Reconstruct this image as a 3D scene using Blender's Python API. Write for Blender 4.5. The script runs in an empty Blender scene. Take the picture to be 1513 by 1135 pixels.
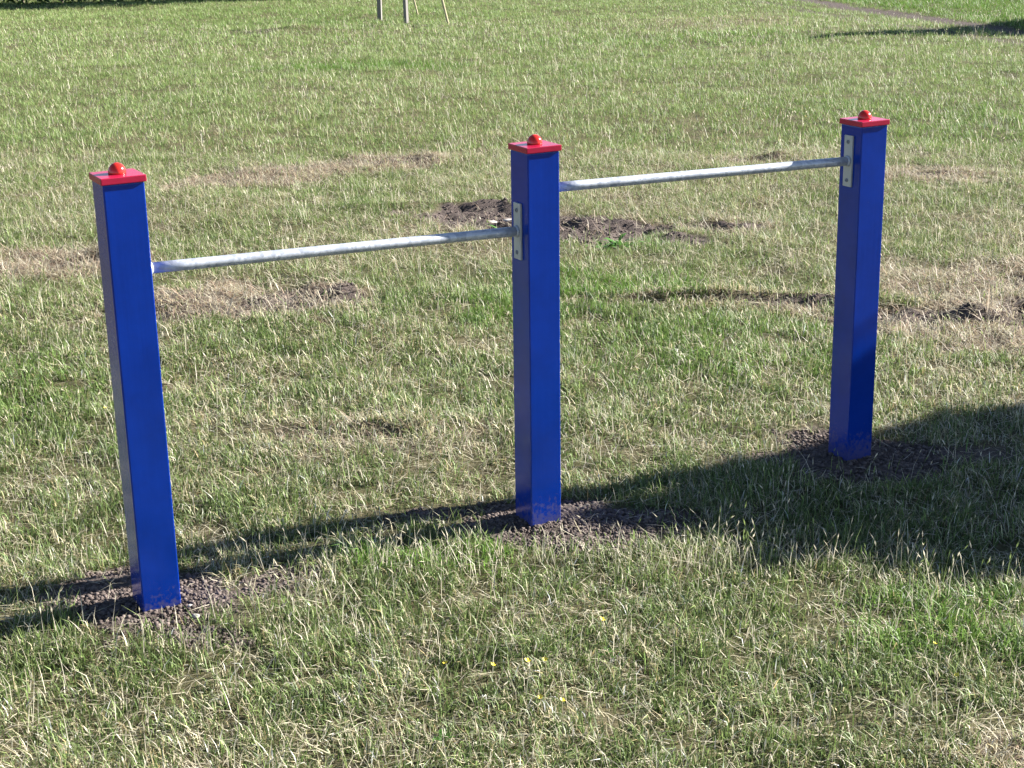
import bpy, bmesh, math, random
import numpy as np
from mathutils import Matrix, Vector

rng = np.random.default_rng(7)
random.seed(7)
scene = bpy.context.scene
COL = scene.collection

# ------------------------------------------------------------------ camera
F_PX, PITCH, ROLL, CAM_H = 2286.25, 0.30884, -0.01776, 1.7695
cam_data = bpy.data.cameras.new("camera")
cam_data.sensor_fit = 'HORIZONTAL'
cam_data.sensor_width = 36.0
cam_data.lens = 36.0 * F_PX / 1513.0
cam_data.clip_start = 0.05
cam_data.clip_end = 2000.0
cam = bpy.data.objects.new("camera", cam_data)
COL.objects.link(cam)
_f = Vector((0, math.cos(PITCH), -math.sin(PITCH)))
_u = Vector((0, math.sin(PITCH), math.cos(PITCH)))
_x = Vector((1, 0, 0))
_r = _x * math.cos(ROLL) + _u * math.sin(ROLL)
_v = -_x * math.sin(ROLL) + _u * math.cos(ROLL)
m = Matrix((( _r.x, _v.x, -_f.x, 0), (_r.y, _v.y, -_f.y, 0), (_r.z, _v.z, -_f.z, CAM_H), (0, 0, 0, 1)))
cam.matrix_world = m
scene.camera = cam

# ------------------------------------------------------------------ light
SUN_EL, SUN_AZ = math.radians(26.0), math.radians(21.0)     # azimuth from +X towards +Y
sun_dir = Vector((math.cos(SUN_EL) * math.cos(SUN_AZ), math.cos(SUN_EL) * math.sin(SUN_AZ), math.sin(SUN_EL)))
world = bpy.data.worlds.new("World")
scene.world = world
world.use_nodes = True
wn = world.node_tree
sky = wn.nodes.new('ShaderNodeTexSky')
sky.sky_type = 'NISHITA'
sky.sun_disc = False
sky.air_density = 0.6
sky.dust_density = 0.2
sky.sun_elevation = SUN_EL
sky.sun_rotation = math.pi / 2 - SUN_AZ
bg = wn.nodes['Background']
bg.inputs['Strength'].default_value = 0.05
wn.links.new(sky.outputs['Color'], bg.inputs['Color'])
sd = bpy.data.lights.new("sun", 'SUN')
sd.energy = 5.0
sd.angle = math.radians(0.5)
sd.color = (1.0, 0.97, 0.92)
sun = bpy.data.objects.new("sun", sd)
COL.objects.link(sun)
sun.location = (10, 3, 8)
sun.rotation_euler = sun_dir.to_track_quat('Z', 'Y').to_euler()
scene.view_settings.view_transform = 'Standard'
scene.view_settings.look = 'None'
scene.view_settings.gamma = 1.0
scene.view_settings.use_curve_mapping = False
scene.view_settings.exposure = 2.05
scene.cycles.max_bounces = 6
scene.cycles.transparent_max_bounces = 4

# ------------------------------------------------------------------ helpers
def link(o, parent=None):
    COL.objects.link(o)
    if parent is not None:
        o.parent = parent
    return o

def obj_bm(name, bm, mat, parent=None, smooth=False):
    me = bpy.data.meshes.new(name)
    bm.normal_update()
    bm.to_mesh(me)
    bm.free()
    me.materials.append(mat)
    if smooth:
        me.polygons.foreach_set('use_smooth', [True] * len(me.polygons))
    return link(bpy.data.objects.new(name, me), parent)

def tag(o, label=None, cat=None, group=None, kind=None):
    if label: o['label'] = label
    if cat: o['category'] = cat
    if group: o['group'] = group
    if kind: o['kind'] = kind
    return o

def mesh_np(name, verts, tris=None, quads=None, mat=None, col=None, smooth=False, attrs=None):
    me = bpy.data.meshes.new(name)
    n = len(verts)
    me.vertices.add(n)
    me.vertices.foreach_set('co', np.ascontiguousarray(verts, np.float32).ravel())
    loops, starts, tot = [], [], 0
    if quads is not None and len(quads):
        loops.append(np.asarray(quads, np.int32).ravel())
        starts.append(np.arange(len(quads), dtype=np.int32) * 4)
        tot = len(quads) * 4
    if tris is not None and len(tris):
        loops.append(np.asarray(tris, np.int32).ravel())
        starts.append(np.arange(len(tris), dtype=np.int32) * 3 + tot)
    L = np.concatenate(loops); S = np.concatenate(starts)
    me.loops.add(len(L)); me.loops.foreach_set('vertex_index', L)
    me.polygons.add(len(S)); me.polygons.foreach_set('loop_start', S)
    if col is not None:
        a = me.color_attributes.new('col', 'FLOAT_COLOR', 'POINT')
        c4 = np.ones((n, 4), np.float32); c4[:, :3] = col
        a.data.foreach_set('color', c4.ravel())
    for k, v in (attrs or {}).items():
        a = me.attributes.new(k, 'FLOAT', 'POINT')
        a.data.foreach_set('value', np.ascontiguousarray(v, np.float32))
    me.update(calc_edges=True)
    me.validate()
    if smooth:
        me.polygons.foreach_set('use_smooth', np.ones(len(S), bool))
    if mat: me.materials.append(mat)
    return bpy.data.objects.new(name, me)

def _hash(ix, iy, seed):
    h = (ix.astype(np.int64) * 374761393 + iy.astype(np.int64) * 668265263 + seed * 974634777) & 0xffffffff
    h = ((h ^ (h >> 13)) * 1274126177) & 0xffffffff
    h = h ^ (h >> 16)
    return (h & 0xffffff) / float(0x1000000)

def vnoise(x, y, seed=0):
    ix = np.floor(x); iy = np.floor(y)
    fx = x - ix; fy = y - iy
    fx = fx * fx * (3 - 2 * fx); fy = fy * fy * (3 - 2 * fy)
    a = _hash(ix, iy, seed); b = _hash(ix + 1, iy, seed)
    c = _hash(ix, iy + 1, seed); d = _hash(ix + 1, iy + 1, seed)
    return (a * (1 - fx) + b * fx) * (1 - fy) + (c * (1 - fx) + d * fx) * fy

def fbm(x, y, scale, seed=0, oct=3):
    s = 0; amp = 1; tot = 0
    for k in range(oct):
        s = s + amp * vnoise(x / scale * 2 ** k + 13.7 * k, y / scale * 2 ** k + 5.1 * k, seed + k)
        tot += amp; amp *= 0.55
    return s / tot          # 0..1

def sstep(a, b, x):
    t = np.clip((x - a) / (b - a), 0, 1)
    return t * t * (3 - 2 * t)

# ------------------------------------------------------------------ what grows where (world metres)
# centre x, y, radius x, y, angle, strength
SOIL_AND_SHADE = [(-0.95, 3.72, .27, .25, 0, 1), (0.08, 4.25, .30, .20, 0, 1), (1.14, 4.83, .30, .22, 0, 1),
        (-1.17, 3.74, .17, .11, .1, .85), (-.64, 3.84, .17, .12, .4, .85), (-.80, 3.50, .14, .07, -.2, .8), (-.22, 4.31, .2, .08, .2, .9),
        (.38, 4.30, .2, .11, .2, .9), (.2, 4.07, .15, .06, 0, .8), (1.45, 4.84, .22, .11, .1, .85), (.86, 4.81, .14, .08, .1, .8),
        (-0.18, 8.72, .42, .40, 0, 1.15), (0.20, 8.52, .3, .3, 0, 1), (0.56, 8.40, .42, .34, -.25, 1.15), (0.92, 8.12, .22, .16, 0, 1),
        (-0.63, 8.84, .11, .09, 0, .9), (1.14, 8.50, .22, .13, 0, 1),
        (-1.48, 6.76, .26, .26, 0, .62), (-0.95, 6.92, .30, .22, .3, 1.0), (-1.10, 6.66, .26, .12, 0, .8),
        (1.80, 6.62, .34, .16, -.2, 1.0), (2.12, 6.48, .36, .12, -.5, .85), (2.38, 6.70, .25, .18, 0, .85), (2.5, 7.2, .3, .2, 0, .6), (1.45, 6.74, .2, .07, 0, .7),
        (-0.51, 5.00, .28, .10, 0, .5), (-0.36, 4.85, .12, .05, 0, .5), (1.0, 6.80, .50, .04, .06, .7), (1.3, 6.82, .22, .06, 0, .9),  # thin strips at the end: dark soil painted for a low step's shadow
        (-0.78, 10.70, .22, .10, .3, .8), (-1.75, 9.95, .35, .07, .3, .5), (2.72, 9.95, .25, .08, 0, .8), (1.68, 10.6, .2, .09, 0, .8),
        (-2.1, 7.62, .22, .10, .1, .8), (-0.1, 5.3, .1, .05, 0, .5), (-3.3, 21.2, .35, .35, 0, .5), (1.62, 4.45, .12, .06, 0, .6)]
DRY = [(-2.25, 7.60, .50, .32, 0, .95), (-1.50, 10.15, .85, .34, .5, .95), (-0.72, 10.70, .50, .26, .3, .95),
       (-1.25, 6.80, .62, .40, .05, .95), (2.0, 6.45, .75, .45, -.2, .95), (2.4, 7.15, .65, .55, 0, .7),
       (2.75, 9.95, .6, .30, 0, .75), (1.10, 2.92, .15, .16, 0, .75), (1.25, 8.45, .5, .3, 0, .5), (.2, 8.5, 1.0, .55, 0, .45),
       (-0.5, 5.0, .5, .25, 0, .5), (1.06, 6.8, .6, .16, 0, .5), (1.7, 10.6, .6, .3, 0, .5), (-0.3, 6.2, .5, .3, 0, .3),
       (-0.55, 3.85, .12, .2, 0, .45), (.85, 4.02, .12, .06, 0, .5), (2.9, 21.8, 1.3, 1.2, 0, .35)]
LUSH = [(.42, 7.15, .45, .42, 0, .9), (-0.22, 3.98, .28, .10, 0, .9), (-1.42, 16.7, 1.1, .5, 0, .8), (.05, 6.6, .3, .3, 0, .6),
        (.9, 6.0, .7, .5, 0, .4), (-2.0, 5.6, .5, .4, 0, .3), (1.2, 3.6, .4, .25, 0, .6), (2.4, 19.3, 2.0, .8, 0, .5),
        (-3.0, 24, 3, 2, 0, .3), (3.3, 12, 1.5, 1.5, 0, .4), (.5, 8.05, .5, .18, 0, .7)]

def patches(P, x, y, seed, rough=.75):
    out = np.zeros_like(x)
    n1 = fbm(x, y, .22, seed, 3) - .5
    n2 = fbm(x, y, .05, seed + 9, 2) - .5
    for cx, cy, rx, ry, a, s in P:
        dx = x - cx; dy = y - cy
        u = (dx * math.cos(a) + dy * math.sin(a)) / rx
        w = (-dx * math.sin(a) + dy * math.cos(a)) / ry
        d = np.sqrt(u * u + w * w)
        sel = d < 2
        v = np.zeros_like(x)
        v[sel] = sstep(1.15, .75, d[sel] + rough * (1.5 * n1[sel] + .7 * n2[sel])) * s
        out = np.maximum(out, v)
    return out

def track(x, y):            # bare earth line of the worn track far to the right; also which side of it
    ax, ay, bx, by = 4.75, 25.75, 6.36, 19.45
    L = math.hypot(bx - ax, by - ay); tx, ty = (bx - ax) / L, (by - ay) / L
    d = (x - ax) * (-ty) + (y - ay) * tx         # + on the far right side
    return d + .30 * (fbm(x, y, 1.0, 77, 3) - .5)

def f_soil(x, y):
    s = patches(SOIL_AND_SHADE, x, y, 21)
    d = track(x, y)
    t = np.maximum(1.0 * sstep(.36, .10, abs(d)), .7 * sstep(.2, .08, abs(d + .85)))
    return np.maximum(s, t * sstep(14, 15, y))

def f_dry(x, y):
    base = .13 + .75 * (fbm(x, y, .9, 3, 4) - .42) + .55 * (fbm(x, y, .14, 31, 2) - .5)
    far = sstep(9, 15, y)
    base = base * (1 - .55 * far)
    d = np.clip(base, 0, .75)
    d = np.maximum(d, patches(DRY, x, y, 41) * (.8 + .4 * fbm(x, y, .1, 8, 2)))
    l = np.maximum(patches(LUSH, x, y, 61), sstep(.05, .5, track(x, y)) * sstep(14, 16, y) * .9)
    return np.clip(d * (1 - .85 * l), 0, 1), l

BUMPS = [(2.02, 6.56, .20, .09, -.5, .05), (1.86, 6.55, .08, .06, 0, -.07), (2.50, 6.70, .25, .2, 0, .08), (2.3, 6.62, .07, .12, 0, -.05), (2.25, 6.5, .1, .2, 0, -.05),
         (-1.50, 6.80, .2, .2, 0, .03), (-.95, 6.95, .13, .12, 0, -.03), (-.75, 7.0, .15, .12, 0, .05),
         (.95, 8.2, .15, .15, 0, .02), (.42, 8.55, .09, .10, 0, .05), (1.06, 6.87, .6, .05, 0, .035), (-.35, 9.05, .5, .08, 0, .03),
         (-.51, 5.08, .3, .06, 0, .025), (-.55, 10.8, .12, .1, 0, .03), (-2.0, 7.8, .2, .1, 0, .05), (2.9, 10.0, .15, .1, 0, .03),
         (1.85, 10.65, .12, .1, 0, .05), (-2.8, 21.4, .5, .3, 0, .09),
         (-1.15, 4.05, .5, .22, .2, -.04), (-.935, 3.70, .16, .16, 0, .012), (.07, 4.25, .16, .14, 0, .012), (1.12, 4.82, .16, .14, 0, .012)]

DUG = [p for p in SOIL_AND_SHADE if 4.6 < p[1] < 12 and p[1] > 4.9]
def height(x, y):
    zz = height0(x, y)
    q = (y > 4.6) & (y < 12)
    if q.any():
        xx, yy = x[q], y[q]
        m_ = np.maximum(patches(DUG, xx, yy, 21), .55 * patches(DRY[:7], xx, yy, 41))
        zz[q] += m_ * ((fbm(xx, yy, .16, 200, 3) - .5) * .09 + (fbm(xx, yy, .05, 210, 2) - .5) * .03 - .012)
    return zz

def height0(x, y):
    z = np.interp(x, [-60, -3, -.937, .071, 1.118, 3, 60], [.06, .045, .006, -.022, -.050, -.08, -.10])
    z = z * np.exp(-((y - 4.5) / 8.0) ** 2)
    damp = 1 - .8 * np.exp(-(((x + .937) / .3) ** 2 + ((y - 3.68) / .3) ** 2)) - .8 * np.exp(-(((x - .071) / .3) ** 2 + ((y - 4.27) / .3) ** 2)) \
             - .8 * np.exp(-(((x - 1.118) / .3) ** 2 + ((y - 4.83) / .3) ** 2))
    z = z + damp * ((fbm(x, y, 1.3, 5, 2) - .5) * .05 + (fbm(x, y, .30, 15, 2) - .5) * .035)
    for cx, cy, rx, ry, a, h in BUMPS:
        dx = x - cx; dy = y - cy
        u = (dx * math.cos(a) + dy * math.sin(a)) / rx
        w = (-dx * math.sin(a) + dy * math.cos(a)) / ry
        z = z + h * np.exp(-(u * u + w * w))
    return z

# ------------------------------------------------------------------ materials
def nodes_of(mat):
    mat.use_nodes = True
    nt = mat.node_tree
    return nt, nt.nodes['Principled BSDF']

def paint(name, c, rough=.22, spec=.5, var=.12, bump=.02, scale=60, coat=0.0, grain=False):
    mat = bpy.data.materials.new(name)
    nt, b = nodes_of(mat)
    tc = nt.nodes.new('ShaderNodeTexCoord')
    n = nt.nodes.new('ShaderNodeTexNoise'); n.inputs['Scale'].default_value = 6; n.inputs['Detail'].default_value = 5
    n.inputs['Roughness'].default_value = .65
    nt.links.new(tc.outputs['Object'], n.inputs['Vector'])
    r = nt.nodes.new('ShaderNodeValToRGB')
    r.color_ramp.elements[0].position = .3; r.color_ramp.elements[1].position = .7
    r.color_ramp.elements[0].color = (*[k * (1 - var) for k in c], 1)
    r.color_ramp.elements[1].color = (*[min(1, k * (1 + var)) for k in c], 1)
    nt.links.new(n.outputs['Fac'], r.inputs['Fac'])
    nt.links.new(r.outputs['Color'], b.inputs['Base Color'])
    n2 = nt.nodes.new('ShaderNodeTexNoise'); n2.inputs['Scale'].default_value = scale; n2.inputs['Detail'].default_value = 3
    if grain:
        mp = nt.nodes.new('ShaderNodeMapping'); mp.inputs['Scale'].default_value = (1.6, 1.6, .07)
        nt.links.new(tc.outputs['Object'], mp.inputs['Vector']); nt.links.new(mp.outputs['Vector'], n2.inputs['Vector'])
    else:
        nt.links.new(tc.outputs['Object'], n2.inputs['Vector'])
    bp = nt.nodes.new('ShaderNodeBump'); bp.inputs['Strength'].default_value = bump * 5; bp.inputs['Distance'].default_value = .002
    nt.links.new(n2.outputs['Fac'], bp.inputs['Height'])
    nt.links.new(bp.outputs['Normal'], b.inputs['Normal'])
    mr = nt.nodes.new('ShaderNodeMapRange')
    mr.inputs['To Min'].default_value = rough * .75; mr.inputs['To Max'].default_value = rough * 1.35
    nt.links.new(n.outputs['Fac'], mr.inputs['Value'])
    nt.links.new(mr.outputs['Result'], b.inputs['Roughness'])
    b.inputs['Specular IOR Level'].default_value = spec
    b.inputs['Coat Weight'].default_value = coat
    return mat

M_BLUE = paint("blue_paint", (.0001, .027, .25), rough=.17, spec=.36, bump=.03, scale=45, var=.16, grain=True)
def splash(mat):
    nt = mat.node_tree; b = nt.nodes['Principled BSDF']
    src = b.inputs['Base Color'].links[0].from_socket
    tc = nt.nodes.new('ShaderNodeTexCoord')
    sx = nt.nodes.new('ShaderNodeSeparateXYZ'); nt.links.new(tc.outputs['Object'], sx.inputs[0])
    n = nt.nodes.new('ShaderNodeTexNoise'); n.inputs['Scale'].default_value = 70; n.inputs['Detail'].default_value = 6; n.inputs['Roughness'].default_value = .7
    nt.links.new(tc.outputs['Object'], n.inputs['Vector'])
    mr = nt.nodes.new('ShaderNodeMapRange'); mr.inputs['From Min'].default_value = .11; mr.inputs['From Max'].default_value = -.02
    mr.inputs['To Min'].default_value = -.12; mr.inputs['To Max'].default_value = .26
    nt.links.new(sx.outputs['Z'], mr.inputs['Value'])
    ad = nt.nodes.new('ShaderNodeMath'); ad.operation = 'ADD'
    nt.links.new(mr.outputs['Result'], ad.inputs[0]); nt.links.new(n.outputs['Fac'], ad.inputs[1])
    rr = nt.nodes.new('ShaderNodeMapRange'); rr.inputs['From Min'].default_value = .56; rr.inputs['From Max'].default_value = .74
    rr.inputs['To Max'].default_value = .35
    nt.links.new(ad.outputs[0], rr.inputs['Value'])
    mx = nt.nodes.new('ShaderNodeMix'); mx.data_type = 'RGBA'
    nt.links.new(rr.outputs['Result'], mx.inputs[0]); nt.links.new(src, mx.inputs[6]); mx.inputs[7].default_value = (.16, .13, .11, 1)
    nt.links.new(mx.outputs[2], b.inputs['Base Color'])
splash(M_BLUE)
M_RED = paint("red_paint", (.40, .010, .045), rough=.22, bump=.015)
M_DOME = paint("red_plastic", (.52, .025, .016), rough=.12, bump=0.0, var=.03)

def galvanised():
    mat = bpy.data.materials.new("galvanised_steel")
    nt, b = nodes_of(mat)
    tc = nt.nodes.new('ShaderNodeTexCoord')
    v = nt.nodes.new('ShaderNodeTexVoronoi'); v.inputs['Scale'].default_value = 90
    nt.links.new(tc.outputs['Object'], v.inputs['Vector'])
    n = nt.nodes.new('ShaderNodeTexNoise'); n.inputs['Scale'].default_value = 25; n.inputs['Detail'].default_value = 6
    nt.links.new(tc.outputs['Object'], n.inputs['Vector'])
    mx = nt.nodes.new('ShaderNodeMix'); mx.data_type = 'FLOAT'; mx.inputs[0].default_value = .5
    sep = nt.nodes.new('ShaderNodeSeparateColor')
    nt.links.new(v.outputs['Color'], sep.inputs['Color'])
    nt.links.new(sep.outputs['Red'], mx.inputs[2]); nt.links.new(n.outputs['Fac'], mx.inputs[3])
    r = nt.nodes.new('ShaderNodeValToRGB')
    r.color_ramp.elements[0].position = .2; r.color_ramp.elements[1].position = .8
    r.color_ramp.elements[0].color = (.30, .32, .36, 1); r.color_ramp.elements[1].color = (.52, .54, .58, 1)
    nt.links.new(mx.outputs[0], r.inputs['Fac'])
    nt.links.new(r.outputs['Color'], b.inputs['Base Color'])
    b.inputs['Metallic'].default_value = .25
    mr = nt.nodes.new('ShaderNodeMapRange'); mr.inputs['To Min'].default_value = .30; mr.inputs['To Max'].default_value = .5
    nt.links.new(mx.outputs[0], mr.inputs['Value']); nt.links.new(mr.outputs['Result'], b.inputs['Roughness'])
    bp = nt.nodes.new('ShaderNodeBump'); bp.inputs['Strength'].default_value = .12; bp.inputs['Distance'].default_value = .001
    nt.links.new(n.outputs['Fac'], bp.inputs['Height']); nt.links.new(bp.outputs['Normal'], b.inputs['Normal'])
    return mat
M_STEEL = galvanised()
M_PLATE = paint("zinc_plate", (.42, .41, .38), rough=.4, var=.15, scale=120)
M_BOLT = paint("dull_bolt", (.16, .17, .2), rough=.35)

def plantmat(name, trans=.3, spec=.3, rough=.5):
    mat = bpy.data.materials.new(name)
    nt, b = nodes_of(mat)
    at = nt.nodes.new('ShaderNodeAttribute'); at.attribute_name = 'col'
    nt.links.new(at.outputs['Color'], b.inputs['Base Color'])
    b.inputs['Roughness'].default_value = rough
    b.inputs['Specular IOR Level'].default_value = spec
    t = nt.nodes.new('ShaderNodeBsdfTranslucent')
    nt.links.new(at.outputs['Color'], t.inputs['Color'])
    mx = nt.nodes.new('ShaderNodeMixShader'); mx.inputs[0].default_value = trans
    nt.links.new(b.outputs[0], mx.inputs[1]); nt.links.new(t.outputs[0], mx.inputs[2])
    nt.links.new(mx.outputs[0], nt.nodes['Material Output'].inputs['Surface'])
    return mat
M_GRASS = plantmat("grass_blades", .30, .25, .5)
M_LEAF = plantmat("tree_leaves", .25)
M_STRAW = plantmat("dry_straw", .25, .3, .5)

def groundmat():
    mat = bpy.data.materials.new("field_ground")
    nt, b = nodes_of(mat)
    tc = nt.nodes.new('ShaderNodeTexCoord')
    def noise(s, d=6, r=.6):
        n = nt.nodes.new('ShaderNodeTexNoise'); n.inputs['Scale'].default_value = s; n.inputs['Detail'].default_value = d
        n.inputs['Roughness'].default_value = r
        nt.links.new(tc.outputs['Object'], n.inputs['Vector']); return n
    def ramp(src, c0, c1, p0=.3, p1=.7):
        r = nt.nodes.new('ShaderNodeValToRGB')
        r.color_ramp.elements[0].position = p0; r.color_ramp.elements[1].position = p1
        r.color_ramp.elements[0].color = (*c0, 1); r.color_ramp.elements[1].color = (*c1, 1)
        nt.links.new(src.outputs['Fac'], r.inputs['Fac']); return r
    def mix(f, a, c):
        x = nt.nodes.new('ShaderNodeMix'); x.data_type = 'RGBA'
        nt.links.new(f, x.inputs[0]); nt.links.new(a, x.inputs[6]); nt.links.new(c, x.inputs[7]); return x.outputs[2]
    turf = ramp(noise(38, 8, .7), (.030, .034, .014), (.13, .12, .055))
    thatch = ramp(noise(55, 8, .75), (.06, .045, .032), (.25, .185, .13))
    soil = ramp(noise(45, 8, .7), (.036, .028, .025), (.145, .114, .100))
    ad = nt.nodes.new('ShaderNodeAttribute'); ad.attribute_name = 'dry'
    asl = nt.nodes.new('ShaderNodeAttribute'); asl.attribute_name = 'soil'
    c = mix(ad.outputs['Fac'], turf.outputs['Color'], thatch.outputs['Color'])
    c = mix(asl.outputs['Fac'], c, soil.outputs['Color'])
    nt.links.new(c, b.inputs['Base Color'])
    b.inputs['Roughness'].default_value = .95
    b.inputs['Specular IOR Level'].default_value = .1
    bp = nt.nodes.new('ShaderNodeBump'); bp.inputs['Strength'].default_value = .8; bp.inputs['Distance'].default_value = .012
    nt.links.new(noise(120, 6, .7).outputs['Fac'], bp.inputs['Height']); nt.links.new(bp.outputs['Normal'], b.inputs['Normal'])
    return mat
M_GROUND = groundmat()

def woodmat(name, c):
    mat = bpy.data.materials.new(name)
    nt, b = nodes_of(mat)
    tc = nt.nodes.new('ShaderNodeTexCoord')
    mp = nt.nodes.new('ShaderNodeMapping'); mp.inputs['Scale'].default_value = (60, 60, 3)
    nt.links.new(tc.outputs['Object'], mp.inputs['Vector'])
    n = nt.nodes.new('ShaderNodeTexNoise'); n.inputs['Scale'].default_value = 1.5; n.inputs['Detail'].default_value = 6
    nt.links.new(mp.outputs['Vector'], n.inputs['Vector'])
    r = nt.nodes.new('ShaderNodeValToRGB')
    r.color_ramp.elements[0].color = (*[k * .65 for k in c], 1); r.color_ramp.elements[1].color = (*[k * 1.2 for k in c], 1)
    nt.links.new(n.outputs['Fac'], r.inputs['Fac']); nt.links.new(r.outputs['Color'], b.inputs['Base Color'])
    b.inputs['Roughness'].default_value = .8
    return mat
M_WOOD = woodmat("weathered_timber", (.20, .18, .16))
M_CANE = woodmat("pale_cane", (.42, .36, .22))
M_BARK = woodmat("bark", (.12, .09, .06))
M_STONE = paint("pale_stone", (.42, .38, .34), rough=.8, var=.2)
M_PETAL = paint("yellow_petal", (.75, .60, .05), rough=.5)

# ------------------------------------------------------------------ ground
def grid_axis(lo, hi, step, outer, growth):
    a = list(np.arange(lo, hi + step / 2, step))
    s = step; v = a[-1]
    while v < outer[1]:
        s *= growth; v += s; a.append(v)
    s = step; v = a[0]; pre = []
    while v > outer[0]:
        s *= growth; v -= s; pre.append(v)
    return np.array(pre[::-1] + a)
gx = grid_axis(-2.6, 2.8, .024, (-500, 500), 1.045)
gy = grid_axis(2.5, 9.2, .026, (-500, 700), 1.025)
GX, GY = np.meshgrid(gx, gy)
X, Y = GX.ravel(), GY.ravel()
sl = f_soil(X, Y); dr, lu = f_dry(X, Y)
Z = height(X, Y) + sl * .016 * (fbm(X, Y, .05, 90, 3) - .5)
nx, ny = len(gx), len(gy)
ii = (np.arange(ny - 1)[:, None] * nx + np.arange(nx - 1)[None, :]).ravel()
quads = np.c_[ii, ii + 1, ii + nx + 1, ii + nx]
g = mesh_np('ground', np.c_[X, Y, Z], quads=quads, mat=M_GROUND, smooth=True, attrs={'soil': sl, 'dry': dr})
link(g); tag(g, 'mown grass field with bare soil patches', kind='structure')

# ------------------------------------------------------------------ grass
GREEN_A = np.array([.108, .170, .044]); GREEN_B = np.array([.190, .240, .082]); GREEN_L = np.array([.115, .215, .032])
STRAW_A = np.array([.48, .425, .26]); STRAW_B = np.array([.30, .24, .12]); STRAW_G = np.array([.64, .58, .44])

def sample_points(ylo, yhi, dens, half=.43):
    """random points inside the wedge of field in front of the viewer, density per m2"""
    area = half * ((yhi + .6) ** 2 - (ylo + .6) ** 2)
    n = int(area * dens)
    u = rng.random(n)
    yy = np.sqrt((ylo + .6) ** 2 + u * ((yhi + .6) ** 2 - (ylo + .6) ** 2)) - .6
    xx = (rng.random(n) * 2 - 1) * half * (yy + .6)
    return xx, yy

V, Q, T, CC = [], [], [], []
voff = 0
def blades(x, y, length, width, lean, bend, color, az=None, segs=2, sink=.004):
    global voff
    n = len(x)
    if n == 0: return
    z = height(x, y) - sink
    az = rng.random(n) * 2 * math.pi if az is None else az
    dx, dy = np.cos(az), np.sin(az)
    fa = az + math.pi / 2 + (rng.random(n) - .5) * 1.6
    sx, sy = np.cos(fa) * width / 2, np.sin(fa) * width / 2
    l1 = length * .55; l2 = length * .45
    mx_ = x + dx * np.sin(lean) * l1; my_ = y + dy * np.sin(lean) * l1; mz_ = z + np.cos(lean) * l1
    le2 = np.minimum(lean + bend, 2.3)
    tx_ = mx_ + dx * np.sin(le2) * l2; ty_ = my_ + dy * np.sin(le2) * l2; tz_ = mz_ + np.cos(le2) * l2
    if segs == 2:
        P = np.stack([np.c_[x - sx, y - sy, z], np.c_[x + sx, y + sy, z], np.c_[mx_ - sx * .8, my_ - sy * .8, mz_],
                      np.c_[mx_ + sx * .8, my_ + sy * .8, mz_], np.c_[tx_, ty_, tz_]], 1).reshape(-1, 3)
        b = voff + np.arange(n) * 5
        Q.append(np.c_[b, b + 1, b + 3, b + 2]); T.append(np.c_[b + 2, b + 3, b + 4])
        CC.append(np.repeat(color, 5, 0)); voff += 5 * n
    else:
        P = np.stack([np.c_[x - sx, y - sy, z], np.c_[x + sx, y + sy, z], np.c_[tx_, ty_, tz_]], 1).reshape(-1, 3)
        b = voff + np.arange(n) * 3
        T.append(np.c_[b, b + 1, b + 2]); CC.append(np.repeat(color, 3, 0)); voff += 3 * n
    V.append(P)

def blade_color(x, y, dry, lush):
    n = len(x)
    k = rng.random(n)[:, None]
    c = (GREEN_A * (1 - k) + GREEN_B * k) * np.interp(y, [4, 12, 20], [.88, 1.28, 1.5])[:, None]  # greens lighter with distance: far sunlit brightness put into blade colour
    c = c * (1 - lush[:, None]) + lush[:, None] * (GREEN_L * (.8 + .5 * k))
    st = rng.random(n) < np.clip(.14 + .9 * dry, 0, .97)
    k2 = rng.random(n)[:, None]; k3 = rng.random(n)[:, None]
    k3 = k3 * np.interp(y, [5, 10], [1, .8])[:, None]
    s = np.where(k3 < .5, STRAW_A * (.75 + .5 * k2), np.where(k3 < .75, STRAW_B * (.7 + .6 * k2), STRAW_G * (.85 + .3 * k2)))
    c = np.where(st[:, None], s, c)
    return np.clip(c * np.exp(rng.normal(-.04, .36, n) * np.interp(y, [4, 9, 20], [1, .55, .25]))[:, None], 0, .8), st

POST_XY = ((-.937, 3.684), (.071, 4.275), (1.118, 4.828))
def clear(x, y, d=.075):
    k = np.ones(len(x), bool)
    for px, py in POST_XY:
        k &= (x - px) ** 2 + (y - py) ** 2 > d * d
    return k

def sow(ylo, yhi, dens, lmul, wmul, segs):
    x, y = sample_points(ylo, yhi, dens)
    s = f_soil(x, y); d, l = f_dry(x, y)
    clump = fbm(x, y, .11, 101, 2)
    thin = sstep(.56, .72, fbm(x, y, .28, 131, 3)) * (.5 if ylo < 11 else .4)
    keep = clear(x, y) & (rng.random(len(x)) > s * 1.02) & (rng.random(len(x)) < np.clip(2.5 * clump - .3, .12, 1)) & (rng.random(len(x)) > .35 * (d > .6)) & (rng.random(len(x)) > thin)
    x, y, s, d, l, clump = [a[keep] for a in (x, y, s, d, l, clump)]
    n = len(x)
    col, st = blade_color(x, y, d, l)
    L = lmul * (.020 + .046 * rng.random(n) ** 1.5) * (.55 + .95 * clump) * (1 + .3 * l) * np.where(d > .6, .8, 1)
    W = wmul * (.0017 + .0022 * rng.random(n)) * np.where(st, .85, 1)
    lean = np.abs(rng.normal(.15, .65, n)) + st * .4 * rng.random(n)
    lean = np.clip(lean, 0, 1.45)
    bend = rng.random(n) * 1.4
    # neighbours lean much the same way: direction follows a slow swirl with scatter
    az = 2 * math.pi * 2 * fbm(x, y, .35, 55, 2) + rng.normal(0, 1.7, n)
    blades(x, y, L, W, lean, bend, col, az, segs)

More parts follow.
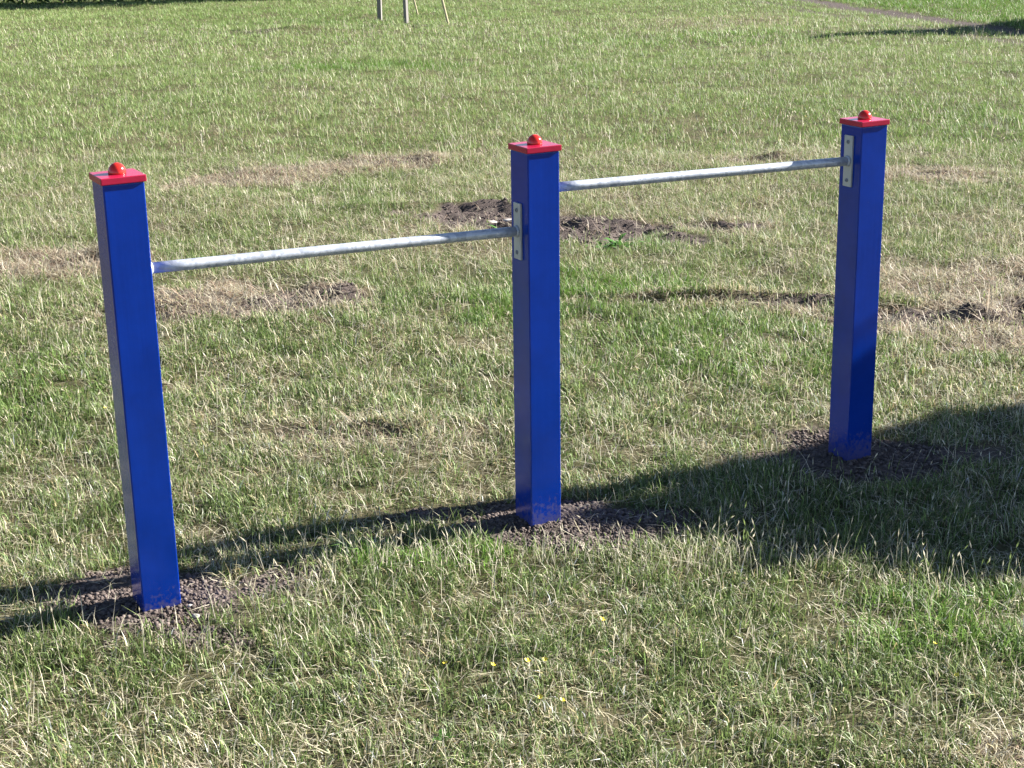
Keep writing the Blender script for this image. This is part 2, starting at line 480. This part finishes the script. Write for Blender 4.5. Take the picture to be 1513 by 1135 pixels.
sow(2.45, 4.6, 29000, 1.0, 1.0, 2)
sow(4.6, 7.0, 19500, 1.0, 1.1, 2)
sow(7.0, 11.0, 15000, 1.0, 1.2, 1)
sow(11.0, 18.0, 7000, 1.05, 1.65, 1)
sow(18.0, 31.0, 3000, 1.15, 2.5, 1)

# flat lying dead stems over the thatch
def thatch(ylo, yhi, dens, wmul):
    x, y = sample_points(ylo, yhi, dens)
    s = f_soil(x, y); d, l = f_dry(x, y)
    k = clear(x, y, .13) & (rng.random(len(x)) < (.25 + .9 * d) * (1 - .8 * s))
    x, y = x[k], y[k]; n = len(x)
    k2 = rng.random(n)[:, None]
    col = (STRAW_A * k2 + STRAW_G * (1 - k2)) * (.55 + .6 * rng.random(n))[:, None]
    blades(x, y, .03 + .07 * rng.random(n), wmul * (.0014 + .0016 * rng.random(n)), 1.15 + .35 * rng.random(n), rng.normal(.2, .3, n), col, None, 2, -.008)
thatch(2.45, 5.0, 3500, 1.0)
thatch(5.0, 11.0, 2200, 1.4)

# dead straw matted over the dug and scalped places
def matted(ylo, yhi, dens, wmul):
    x, y = sample_points(ylo, yhi, dens)
    d = patches(DRY[:17], x, y, 41); s = f_soil(x, y)
    k = clear(x, y, .13) & (rng.random(len(x)) < (d - .35) * 1.5 * (1 - .75 * sstep(.5, .9, s)))
    x, y = x[k], y[k]; n = len(x)
    k2 = rng.random(n)[:, None]
    col = np.where(rng.random(n)[:, None] < .6, np.array([.46, .345, .25]) * (.35 + .8 * k2), STRAW_G * (.4 + .4 * k2))
    blades(x, y, .03 + .09 * rng.random(n) ** 1.5, wmul * (.0016 + .002 * rng.random(n)), .75 + .7 * rng.random(n), rng.normal(.5, .5, n), col, None, 2, -.006)
matted(2.45, 6.0, 4500, 1.0)
matted(6.0, 12.0, 3800, 1.35)

# long bleached stalks flopped over the diggings
for cx, cy, rx, ry, n in ((2.35, 6.62, .3, .14, 190), (2.05, 6.42, .35, .10, 110), (1.6, 6.55, .2, .08, 40), (-.95, 6.82, .26, .14, 150), (-1.2, 6.6, .3, .08, 60),
                          (-.75, 10.7, .3, .15, 60), (-2.2, 7.6, .3, .15, 110), (.1, 8.5, .5, .2, 45)):
    x = cx + rx * rng.normal(0, .6, n); y = cy + ry * rng.normal(0, .6, n)
    k2 = rng.random(n)[:, None]; q = rng.random(n) < .55; x, y, k2 = x[q], y[q], k2[q]; n = len(x)
    blades(x, y, .07 + .12 * rng.random(n), .003 + .0025 * rng.random(n), .35 + .8 * rng.random(n), .5 + .9 * rng.random(n), np.array([.55, .46, .34]) * (.5 + .55 * k2), None, 2)

# taller seed stems left by the mower
def stems(x, y, lo, hi, wmul=1.0):
    s = f_soil(x, y)
    k = clear(x, y, .12) & (rng.random(len(x)) > s * .85)
    x, y = x[k], y[k]; n = len(x)
    k2 = rng.random(n)[:, None]
    col = STRAW_G * (.75 + .45 * k2)
    g_ = rng.random(n) < .35
    col = np.where(g_[:, None], (GREEN_B * 1.25) * (.8 + .5 * k2), col)
    L = lo + (hi - lo) * rng.random(n) ** 1.6
    lean = np.clip(np.abs(rng.normal(.1, .38, n)), 0, 1.3); bend = np.abs(rng.normal(.1, .45, n))
    az = rng.random(n) * 2 * math.pi
    blades(x, y, L, wmul * (.0013 + .0009 * rng.random(n)), lean, bend, col, az, 2)
    # ragged pale head at the tip of some
    h = rng.random(n) < .5
    zt = height(x, y)
    l1 = L * .55; l2 = L * .45; le2 = np.minimum(lean + bend, 2.3)
    px = x + np.cos(az) * (np.sin(lean) * l1 + np.sin(le2) * l2 * .75)
    py = y + np.sin(az) * (np.sin(lean) * l1 + np.sin(le2) * l2 * .75)
    pz = zt + np.cos(lean) * l1 + np.cos(le2) * l2 * .75
    global voff
    for rot in (0.3, 1.9):
        q = h
        m_ = q.sum()
        hl = .014 + .016 * rng.random(m_); hw = wmul * (.0014 + .0010 * rng.random(m_))
        fa = az[q] + math.pi / 2 + rot
        sx, sy = np.cos(fa) * hw, np.sin(fa) * hw
        ux = np.cos(az[q]) * np.sin(le2[q]) * hl; uy = np.sin(az[q]) * np.sin(le2[q]) * hl; uz = np.cos(le2[q]) * hl
        bx, by, bz = px[q], py[q], pz[q]
        P = np.stack([np.c_[bx, by, bz], np.c_[bx + ux * .5 + sx, by + uy * .5 + sy, bz + uz * .5],
                      np.c_[bx + ux, by + uy, bz + uz], np.c_[bx + ux * .5 - sx, by + uy * .5 - sy, bz + uz * .5]], 1).reshape(-1, 3)
        b = voff + np.arange(m_) * 4
        Q.append(np.c_[b, b + 1, b + 2, b + 3]); CC.append(np.repeat(col[q] * 1.05, 4, 0)); V.append(P); voff += 4 * m_
x, y = sample_points(2.45, 5.2, 330); stems(x, y, .05, .13)
x, y = sample_points(5.2, 11.0, 220); stems(x, y, .05, .12, 1.5)
x, y = sample_points(11.0, 22.0, 60); stems(x, y, .06, .13, 2.4)
# uncut tufts just in front of the posts
for cx, cy, rx, ry, n in ((.62, 4.00, .45, .09, 210), (-.3, 3.95, .35, .12, 170), (1.3, 3.84, .35, .06, 90), (-.58, 3.75, .12, .22, 80),
                          (-1.25, 3.55, .25, .10, 60), (-.85, 3.43, .22, .05, 40), (.15, 3.99, .25, .04, 45), (1.2, 5.6, .5, .25, 60),
                          (1.9, 6.2, .5, .15, 120), (2.45, 6.75, .35, .25, 160), (-1.0, 6.75, .3, .2, 90), (.95, 4.6, .4, .2, 50)):
    n = int(n * 1.5)
    x = cx + rx * rng.normal(0, .6, n); y = cy + ry * rng.normal(0, .6, n)
    stems(x, y, .05, .125)
V = np.concatenate(V); CC = np.concatenate(CC)
gr = mesh_np('grass', V, tris=np.concatenate(T), quads=np.concatenate(Q), mat=M_GRASS, col=CC)
link(gr); tag(gr, 'short patchy green and straw coloured field grass', 'grass', kind='stuff')

# ------------------------------------------------------------------ crumbs of dry soil
bm = bmesh.new(); bmesh.ops.create_icosphere(bm, subdivisions=1, radius=1)
ico_v = np.array([v.co[:] for v in bm.verts]); ico_f = np.array([[v.index for v in f.verts] for f in bm.faces]); bm.free()
def lumps(name, x, y, r, mat, col):
    n = len(x)
    k = len(ico_v)
    base = ico_v[None] * (r[:, None] * np.array([1, 1, .75]) * (.7 + .6 * rng.random((n, 3))))[:, None, :]
    base = base * (1 + .45 * (rng.random((n, k, 1)) - .5))
    a = rng.random(n) * 6.28
    ca, sa = np.cos(a)[:, None], np.sin(a)[:, None]
    bx = base[..., 0] * ca - base[..., 1] * sa; by = base[..., 0] * sa + base[..., 1] * ca
    z = height(x, y)
    P = np.stack([bx + x[:, None], by + y[:, None], base[..., 2] + (z + r * .25)[:, None]], -1).reshape(-1, 3)
    Tn = (ico_f[None] + (np.arange(n) * k)[:, None, None]).reshape(-1, 3)
    return mesh_np(name, P, tris=Tn, mat=mat, col=np.repeat(col, k, 0))
xs, ys, rs = [], [], []
for i, (cx, cy, rx, ry, a, s) in enumerate(SOIL_AND_SHADE):
    if cy > 12: continue
    n = int((14000 if cy < 4.84 else 1500) * rx * ry * 12)
    xs.append(cx + rx * 1.1 * (rng.random(n) * 2 - 1)); ys.append(cy + ry * 1.1 * (rng.random(n) * 2 - 1))
    rs.append(.0012 + .0072 * rng.random(n) ** 5 if cy < 4.84 else .0018 + .007 * rng.random(n) ** 5)
xs, ys, rs = map(np.concatenate, (xs, ys, rs))
k = rng.random(len(xs)) < f_soil(xs, ys) ** 2.5
xs, ys, rs = xs[k], ys[k], rs[k]
col = np.array([.122, .097, .085]) * (.55 + .8 * rng.random(len(xs)))[:, None]
sc = lumps('soil_crumbs', xs, ys, rs, plantmat("soil_crumb", 0, .1, .95), col)
link(sc); tag(sc, 'dry brown soil crumbs around posts and on bare patches', 'soil', kind='stuff')

# ------------------------------------------------------------------ the exercise bars
POSTS = [(-.93729, 3.68372, .50177, .00126, .00217, .03478), (.07097, 4.27490, .48913, .00288, .00013, -.00422),
         (1.11838, 4.82853, .47258, -.00675, .00049, -.03075)]
H, CAP_T, CAP_W, PW = 1.105, .0165, .1095, .10
BAR_Z = (.8653, .9776)

def box(bm, c, s, bevel=0, seg=2, rot=None):
    r = bmesh.ops.create_cube(bm, size=1)
    vs = r['verts']
    bmesh.ops.scale(bm, vec=s, verts=vs)
    if rot is not None: bmesh.ops.rotate(bm, cent=(0, 0, 0), matrix=rot, verts=vs)
    bmesh.ops.translate(bm, vec=c, verts=vs)
    if bevel:
        es = list({e for v in vs for e in v.link_edges})
        bmesh.ops.bevel(bm, geom=es, offset=bevel, segments=seg, affect='EDGES', profile=.6)

def lathe(bm, prof, n=32, mat=None):
    rings = []
    for r_, z_ in prof:
        rings.append([bm.verts.new((r_ * math.cos(2 * math.pi * k / n), r_ * math.sin(2 * math.pi * k / n), z_)) for k in range(n)])
    for a, b in zip(rings, rings[1:]):
        for k in range(n):
            bm.faces.new((a[k], a[(k + 1) % n], b[(k + 1) % n], b[k]))
    bm.faces.new(rings[0][::-1]); bm.faces.new(rings[-1])
    if mat is not None:
        bmesh.ops.transform(bm, matrix=mat, verts=[v for rg in rings for v in rg])

root = bpy.data.objects.new('exercise_bars', None)
root.location = (.071, 4.275, 0)
root.empty_display_size = .3
link(root)
tag(root, 'three blue square posts with red caps joined by two horizontal galvanised steel rails', 'exercise bars')
bpy.context.view_layer.update()
post_objs = []
def pmat(p):
    x, y, yaw, lx, ly, z0 = p
    Mx = Matrix.Rotation(yaw, 4, 'Z')
    Mx = Matrix(((1, 0, lx, 0), (0, 1, ly, 0), (0, 0, 1, 0), (0, 0, 0, 1))) @ Mx
    return Matrix.Translation((x - root.location.x, y - root.location.y, z0)) @ Mx
for p in POSTS:
    bm = bmesh.new()
    box(bm, (0, 0, (H - CAP_T - .30) / 2), (PW, PW, H - CAP_T + .30), bevel=.0035, seg=3)
    bmesh.ops.transform(bm, matrix=pmat(p), verts=bm.verts)
    po = obj_bm('post', bm, M_BLUE, root)
    bm = bmesh.new()
    box(bm, (0, 0, H - CAP_T / 2), (CAP_W, CAP_W, CAP_T), bevel=.0022, seg=3)
    bmesh.ops.transform(bm, matrix=pmat(p), verts=bm.verts)
    obj_bm('cap', bm, M_RED, po)
    bm = bmesh.new()
    r0 = .0215
    prof = [(r0, -.001), (r0, .003)] + [(r0 * math.cos(t), .003 + .0235 * math.sin(t)) for t in np.linspace(.15, 1.5, 9)]
    lathe(bm, prof, 32, pmat(p) @ Matrix.Translation((0, 0, H)))
    obj_bm('dome_knob', bm, M_DOME, po, smooth=True)
    post_objs.append(po)

for j in range(2):
    A = pmat(POSTS[j]) @ Vector((PW / 2 - .002, 0, BAR_Z[j]))
    B = pmat(POSTS[j + 1]) @ Vector((-PW / 2 - .006, .004, BAR_Z[j]))
    d = (B - A); L = d.length
    Mb = Matrix.Translation(A) @ d.to_track_quat('Z', 'Y').to_matrix().to_4x4()
    bm = bmesh.new()
    zs = np.linspace(0, L, 12)
    lathe(bm, [(.0140, z_) for z_ in zs], 28, Mb)
    bar = obj_bm('bar', bm, M_STEEL, root, smooth=True)
    # weld ring at the blind end
    bm = bmesh.new()
    lathe(bm, [(.0185, .002), (.0195, .006), (.0185, .012), (.0140, .016)], 28, Mb)
    obj_bm('end_collar', bm, M_STEEL, bar, smooth=True)
    # flat fixing plate with its two screws on the next post
    Mp = pmat(POSTS[j + 1])
    bm = bmesh.new()
    box(bm, (-PW / 2 - .0036, .004, BAR_Z[j]), (.0068, .039, .160), bevel=.0018, seg=2)
    bmesh.ops.transform(bm, matrix=Mp, verts=bm.verts)
    obj_bm('fixing_plate', bm, M_PLATE, bar)
    bm = bmesh.new()
    lathe(bm, [(.0175, .0), (.0165, .004), (.0140, .008)], 28, Mp @ Matrix.Translation((-PW / 2 - .0068, .004, BAR_Z[j])) @ Matrix.Rotation(-math.pi / 2, 4, 'Y'))
    obj_bm('weld_ring', bm, M_STEEL, bar, smooth=True)
    for dz in (.060, -.060):
        bm = bmesh.new()
        Ms = Mp @ Matrix.Translation((-PW / 2 - .0066, .004, BAR_Z[j] + dz)) @ Matrix.Rotation(-math.pi / 2, 4, 'Y')
        lathe(bm, [(.0062, 0), (.0062, .0022), (.0050, .0036), (.0026, .0038), (.0024, .0020)], 20, Ms)
        obj_bm('screw', bm, M_BOLT, bar)

# ------------------------------------------------------------------ stakes far behind
def gz(x, y): return float(height(np.array([x]), np.array([y]))[0])
def stake(name, x, y, w, hgt, tilt, mat, label, cat, rz, round_=False, top=None):
    bm = bmesh.new()
    n = 10 if round_ else 4
    prof = [(w / 2, -.25), (w / 2 * 1.0, hgt * .5), (w / 2 * (.9 if round_ else 1), hgt - .03), (w / 2 * .75, hgt)]
    if not round_:
        prof = [(r_ * 1.414, z_) for r_, z_ in prof]
    lathe(bm, prof, n)
    o = obj_bm(name, bm, mat)
    o.location = (x, y, gz(x, y))
    o.rotation_euler = (tilt[0], tilt[1], rz)
    tag(o, label, cat)
    return o
stake('stake', -1.85, 23.35, .058, 1.5, (0, .01), M_WOOD, 'squared timber stake in the far grass, farthest left of four', 'stake', .6)
stake('stake', -1.40, 22.35, .050, 1.5, (0, -.012), M_WOOD, 'squared grey timber stake in the far grass, beside two thin leaning canes', 'stake', .2)
stake('cane', -1.33, 24.1, .026, 1.4, (.02, -.22), M_CANE, 'thin leaning cane standing between the timber stake and the longer cane', 'cane', 0, True)
stake('cane', -.80, 22.05, .034, 1.6, (.0, -.22), M_CANE, 'thin pale leaning cane in the far grass, farthest right of four', 'cane', 0, True)

# ------------------------------------------------------------------ leafy things
def leaf_cloud(centres, radii, n, size, cols, squash=1.0):
    """leaf faces scattered through overlapping lobes, denser towards the outside"""
    w = np.array([r ** 2 for r in radii]); w = w / w.sum()
    k = rng.choice(len(centres), n, p=w)
    d = rng.normal(size=(n, 3)); d /= np.linalg.norm(d, axis=1)[:, None]
    rad = (rng.random(n) ** .45) * (.8 + .35 * rng.random(n))
    P = np.array(centres)[k] + d * (np.array(radii)[k] * rad)[:, None] * np.array([1, 1, squash])
    t = rng.normal(size=(n, 3)); t /= np.linalg.norm(t, axis=1)[:, None]
    nrm = d + rng.normal(size=(n, 3)) * .6
    b = np.cross(nrm, t); b /= np.linalg.norm(b, axis=1)[:, None] + 1e-9
    s = size * (.6 + .8 * rng.random(n))[:, None]
    Vv = np.stack([P - t * s, P + b * s * .5 + t * s * .1, P + t * s, P - b * s * .5 + t * s * .1], 1).reshape(-1, 3)
    q = np.arange(n)[:, None] * 4 + np.arange(4)
    c = np.array(cols)[rng.integers(0, len(cols), n)] * (.6 + .8 * rng.random(n))[:, None]
    return Vv, q, np.repeat(c, 4, 0)

LEAFC = [(.06, .10, .022), (.085, .13, .03), (.045, .085, .02)]
def tree(name, x, y, lobes, n, size, trunk_h, trunk_r, label):
    r_ = bpy.data.objects.new(name, None); r_.location = (x, y, gz(x, y)); link(r_)
    tag(r_, label, 'tree')
    Vv, q, c = leaf_cloud([l[:3] for l in lobes], [l[3] for l in lobes], n, size, LEAFC)
    link(mesh_np('crown', Vv, quads=q, mat=M_LEAF, col=c), r_)
    bm = bmesh.new()
    lathe(bm, [(trunk_r * 1.5, -.1), (trunk_r * 1.1, .15), (trunk_r, trunk_h * .5), (trunk_r * .75, trunk_h), (trunk_r * .3, trunk_h * 1.5)], 12)
    for l in lobes:                               # limbs reaching into each lobe
        a = Vector((0, 0, trunk_h * .85)); b = Vector(l[:3]); d_ = b - a
        if d_.length < .2: continue
        lathe(bm, [(trunk_r * .5, 0), (trunk_r * .35, d_.length * .5), (trunk_r * .12, d_.length)], 7,
              Matrix.Translation(a) @ d_.to_track_quat('Z', 'Y').to_matrix().to_4x4())
    obj_bm('trunk', bm, M_BARK, r_, smooth=True)
    return r_

TE = math.tan(SUN_EL)
ex, ey = math.cos(SUN_AZ), math.sin(SUN_AZ)       # towards the sun
def crown_lobes(tip_h, spec):
    """spec: (sideways offset, depth below the tip, radius, along-sun jitter)"""
    return [(-ey * s + ex * j, ex * s + ey * j, tip_h - d - j * 0 , r) for s, d, r, j in spec]
TIP = 3.0
tipx, tipy = .06, 4.22
tx0, ty0 = tipx + ex * TIP / TE, tipy + ey * TIP / TE
tree('young_tree', tx0, ty0, crown_lobes(TIP, [(0, .13, .12, 0), (-.08, .28, .18, 0), (.10, .32, .17, .1), (.16, .55, .18, 0), (.25, .76, .16, .1), (-.33, .42, .19, -.1), (-.57, .58, .21, 0), (-.85, .78, .25, .1), (-.2, .65, .36, 0), (-.05, 1.0, .20, 0), (-.55, 1.0, .40, 0), (-.15, 1.35, .30, .1), (-.45, 1.6, .5, 0)]), 15000, .05, 1.3, .045,
     'small round crowned leafy tree casting the big shadow over the end post')
TIP = 4.2
tipx, tipy = 3.7, 19.25
tree('broad_tree', tipx + ex * TIP / TE, tipy + ey * TIP / TE, crown_lobes(TIP, [(0, .2, .16, 0), (-.1, .5, .26, 0), (-.25, .85, .36, 0), (-.15, 1.25, .45, .2), (-.6, 1.5, .6, -.1), (0.0, 1.9, .6, .1)]),
     5500, .075, 1.9, .08, 'broad leafy tree casting a shadow beside the worn track')

# dark hedge along the far left edge of the field
hv, hq, hc, off = [], [], [], 0
cs, rs_ = [], []
for xx in np.arange(-14, -2.6, .55):
    top = .75 if xx < -5 else .75 - .2 * (xx + 5) / 2.4
    for zz in (.35, .95, 1.5):
        cs.append((xx + random.uniform(-.2, .2), 28.3 + .35 * (xx > -5.5) + random.uniform(-.15, .15) - .05 * (xx + 6), zz)); rs_.append(random.uniform(.5, .68))
Vv, q, c = leaf_cloud(cs, rs_, 26000, .055, LEAFC)
hd = bpy.data.objects.new('hedge', None); hd.location = (-8, 28.3, 0); link(hd)
fo = mesh_np('foliage', Vv - np.array([-8, 28.3, 0]), quads=q, mat=M_LEAF, col=c); link(fo, hd)
bm = bmesh.new()
for xx in np.arange(-13.5, -2.9, .7):
    lathe(bm, [(.03, -.1), (.025, .6), (.012, 1.5)], 7, Matrix.Translation((xx + 8, .1, 0)))
obj_bm('stems', bm, M_BARK, hd)
tag(hd, 'dark leafy hedge along the far left edge of the field', 'hedge')

# ------------------------------------------------------------------ small plants, flowers, stones
def rosette(x, y, n, size, label):
    vv, qq, cc = [], [], []
    for k in range(n):
        a = random.uniform(0, 6.28); L = size * random.uniform(.6, 1.2); w = L * .28; up = random.uniform(.3, 1.1)
        dx, dy = math.cos(a), math.sin(a)
        ox, oy = random.gauss(0, size * (.7 if n > 20 else .3)), random.gauss(0, size * (.35 if n > 20 else .2))
        pts = []
        for t, ww in ((0, .15), (.35, 1), (.7, .9), (1, .1)):
            r_ = L * t; z_ = L * (up * t - .6 * t * t) + .01
            for sg in (-1, 1):
                pts.append((ox + dx * r_ - dy * w * ww * sg * .5, oy + dy * r_ + dx * w * ww * sg * .5, z_))
        b = len(vv); vv += pts
        for s_ in range(3): qq.append((b + 2 * s_, b + 2 * s_ + 1, b + 2 * s_ + 3, b + 2 * s_ + 2))
        g_ = random.uniform(.7, 1.2); cc += [(.085 * g_, .21 * g_, .03 * g_)] * len(pts)
    o = mesh_np('weed', np.array(vv), quads=np.array(qq), mat=M_LEAF, col=np.array(cc), smooth=True)
    o.location = (x, y, gz(x, y)); link(o)
    tag(o, label, 'weed', 'broad leaved weeds')
rosette(.55, 8.00, 46, .075, 'bright green leafy weed at the bare soil right of the middle post')
rosette(-.03, 8.28, 14, .07, 'small green leafy weed left of the middle post, below the lower rail')
rosette(.22, 3.42, 10, .03, 'small bright green leafy weed in the grass in front of the middle post')
rosette(-.17, 3.0, 12, .03, 'little green leafy weed low in the grass near the bottom edge')

fm = None
def flower_mesh():
    global fm
    bm = bmesh.new()
    for k in range(5):
        a = 2 * math.pi * k / 5
        c_, s_ = math.cos(a), math.sin(a)
        pts = [(0, 0, 0), (.004, -.0035, .002), (.008, -.002, .005), (.008, .002, .005), (.004, .0035, .002)]
        bm.faces.new([bm.verts.new((px * c_ - py * s_, px * s_ + py * c_, pz)) for px, py, pz in pts])
    return bm
def flower(x, y, h_):
    global fm
    r_ = bpy.data.objects.new('flower', None); r_.location = (x, y, gz(x, y)); r_.rotation_euler = (random.uniform(-.2, .2), random.uniform(-.2, .2), random.uniform(0, 6))
    link(r_)
    if fm is None:
        a = obj_bm('petals', flower_mesh(), M_PETAL); 
        bm = bmesh.new(); lathe(bm, [(.0009, -1.02), (.0007, 0)], 6); 
        b = obj_bm('stalk', bm, M_CANE)
        fm = (a, b)
    else:
        a, b = fm[0].copy(), fm[1].copy()
        COL.objects.link(a); COL.objects.link(b)
    a.parent = r_; b.parent = r_
    a.location = (0, 0, h_); a.rotation_euler = (.35, 0, 0); s_ = random.uniform(.6, .95); a.scale = (s_, s_, s_)
    b.location = (0, 0, h_); b.scale = (1, 1, h_)
    tag(r_, 'tiny yellow flower on a short stalk in the grass', 'flower', 'yellow wild flowers in the grass')
for x, y in ((-.16, 3.27), (.025, 3.26), (.07, 3.27), (-.06, 3.24), (.055, 3.11), (.10, 3.08), (.21, 3.51), (1.02, 3.38), (1.03, 3.22), (-1.42, 5.13), (-1.33, 5.08), (1.35, 12.9), (1.9, 12.6), (2.5, 12.7), (2.9, 12.3), (2.0, 12.1), (2.35, 12.2), (.55, 13.3), (3.2, 12.9), (2.75, 13.4), (1.1, 13.7)):
    flower(x, y, .055 if y < 5 else .075)

def stone(x, y, r_, label, sq=.6):
    bm = bmesh.new(); bmesh.ops.create_icosphere(bm, subdivisions=3, radius=r_)
    for v in bm.verts:
        n_ = float(fbm(np.array([v.co.x + x]), np.array([v.co.y + v.co.z * .7 + y]), r_ * .9, 3, 2)[0]) - .5
        v.co *= 1 + .5 * n_
        v.co.z *= sq; v.co.x *= 1.25
    o = obj_bm('stone', bm, M_STONE, smooth=True)
    o.location = (x, y, gz(x, y) + r_ * sq * .55); o.rotation_euler = (0, 0, random.uniform(0, 3))
    tag(o, label, 'stone')
stone(-.845, 3.655, .0075, 'small rounded pebble touching the foot of the left blue post')
stone(-.82, 3.60, .009, 'rounded pebble on the soil just in front of the left post')
stone(-.10, 8.63, .03, 'flat pale stone on the bare soil behind the lower rail, left of middle post', .35)
stone(.0, 8.55, .026, 'whitish stone on bare soil, half hidden behind the middle post', .35)
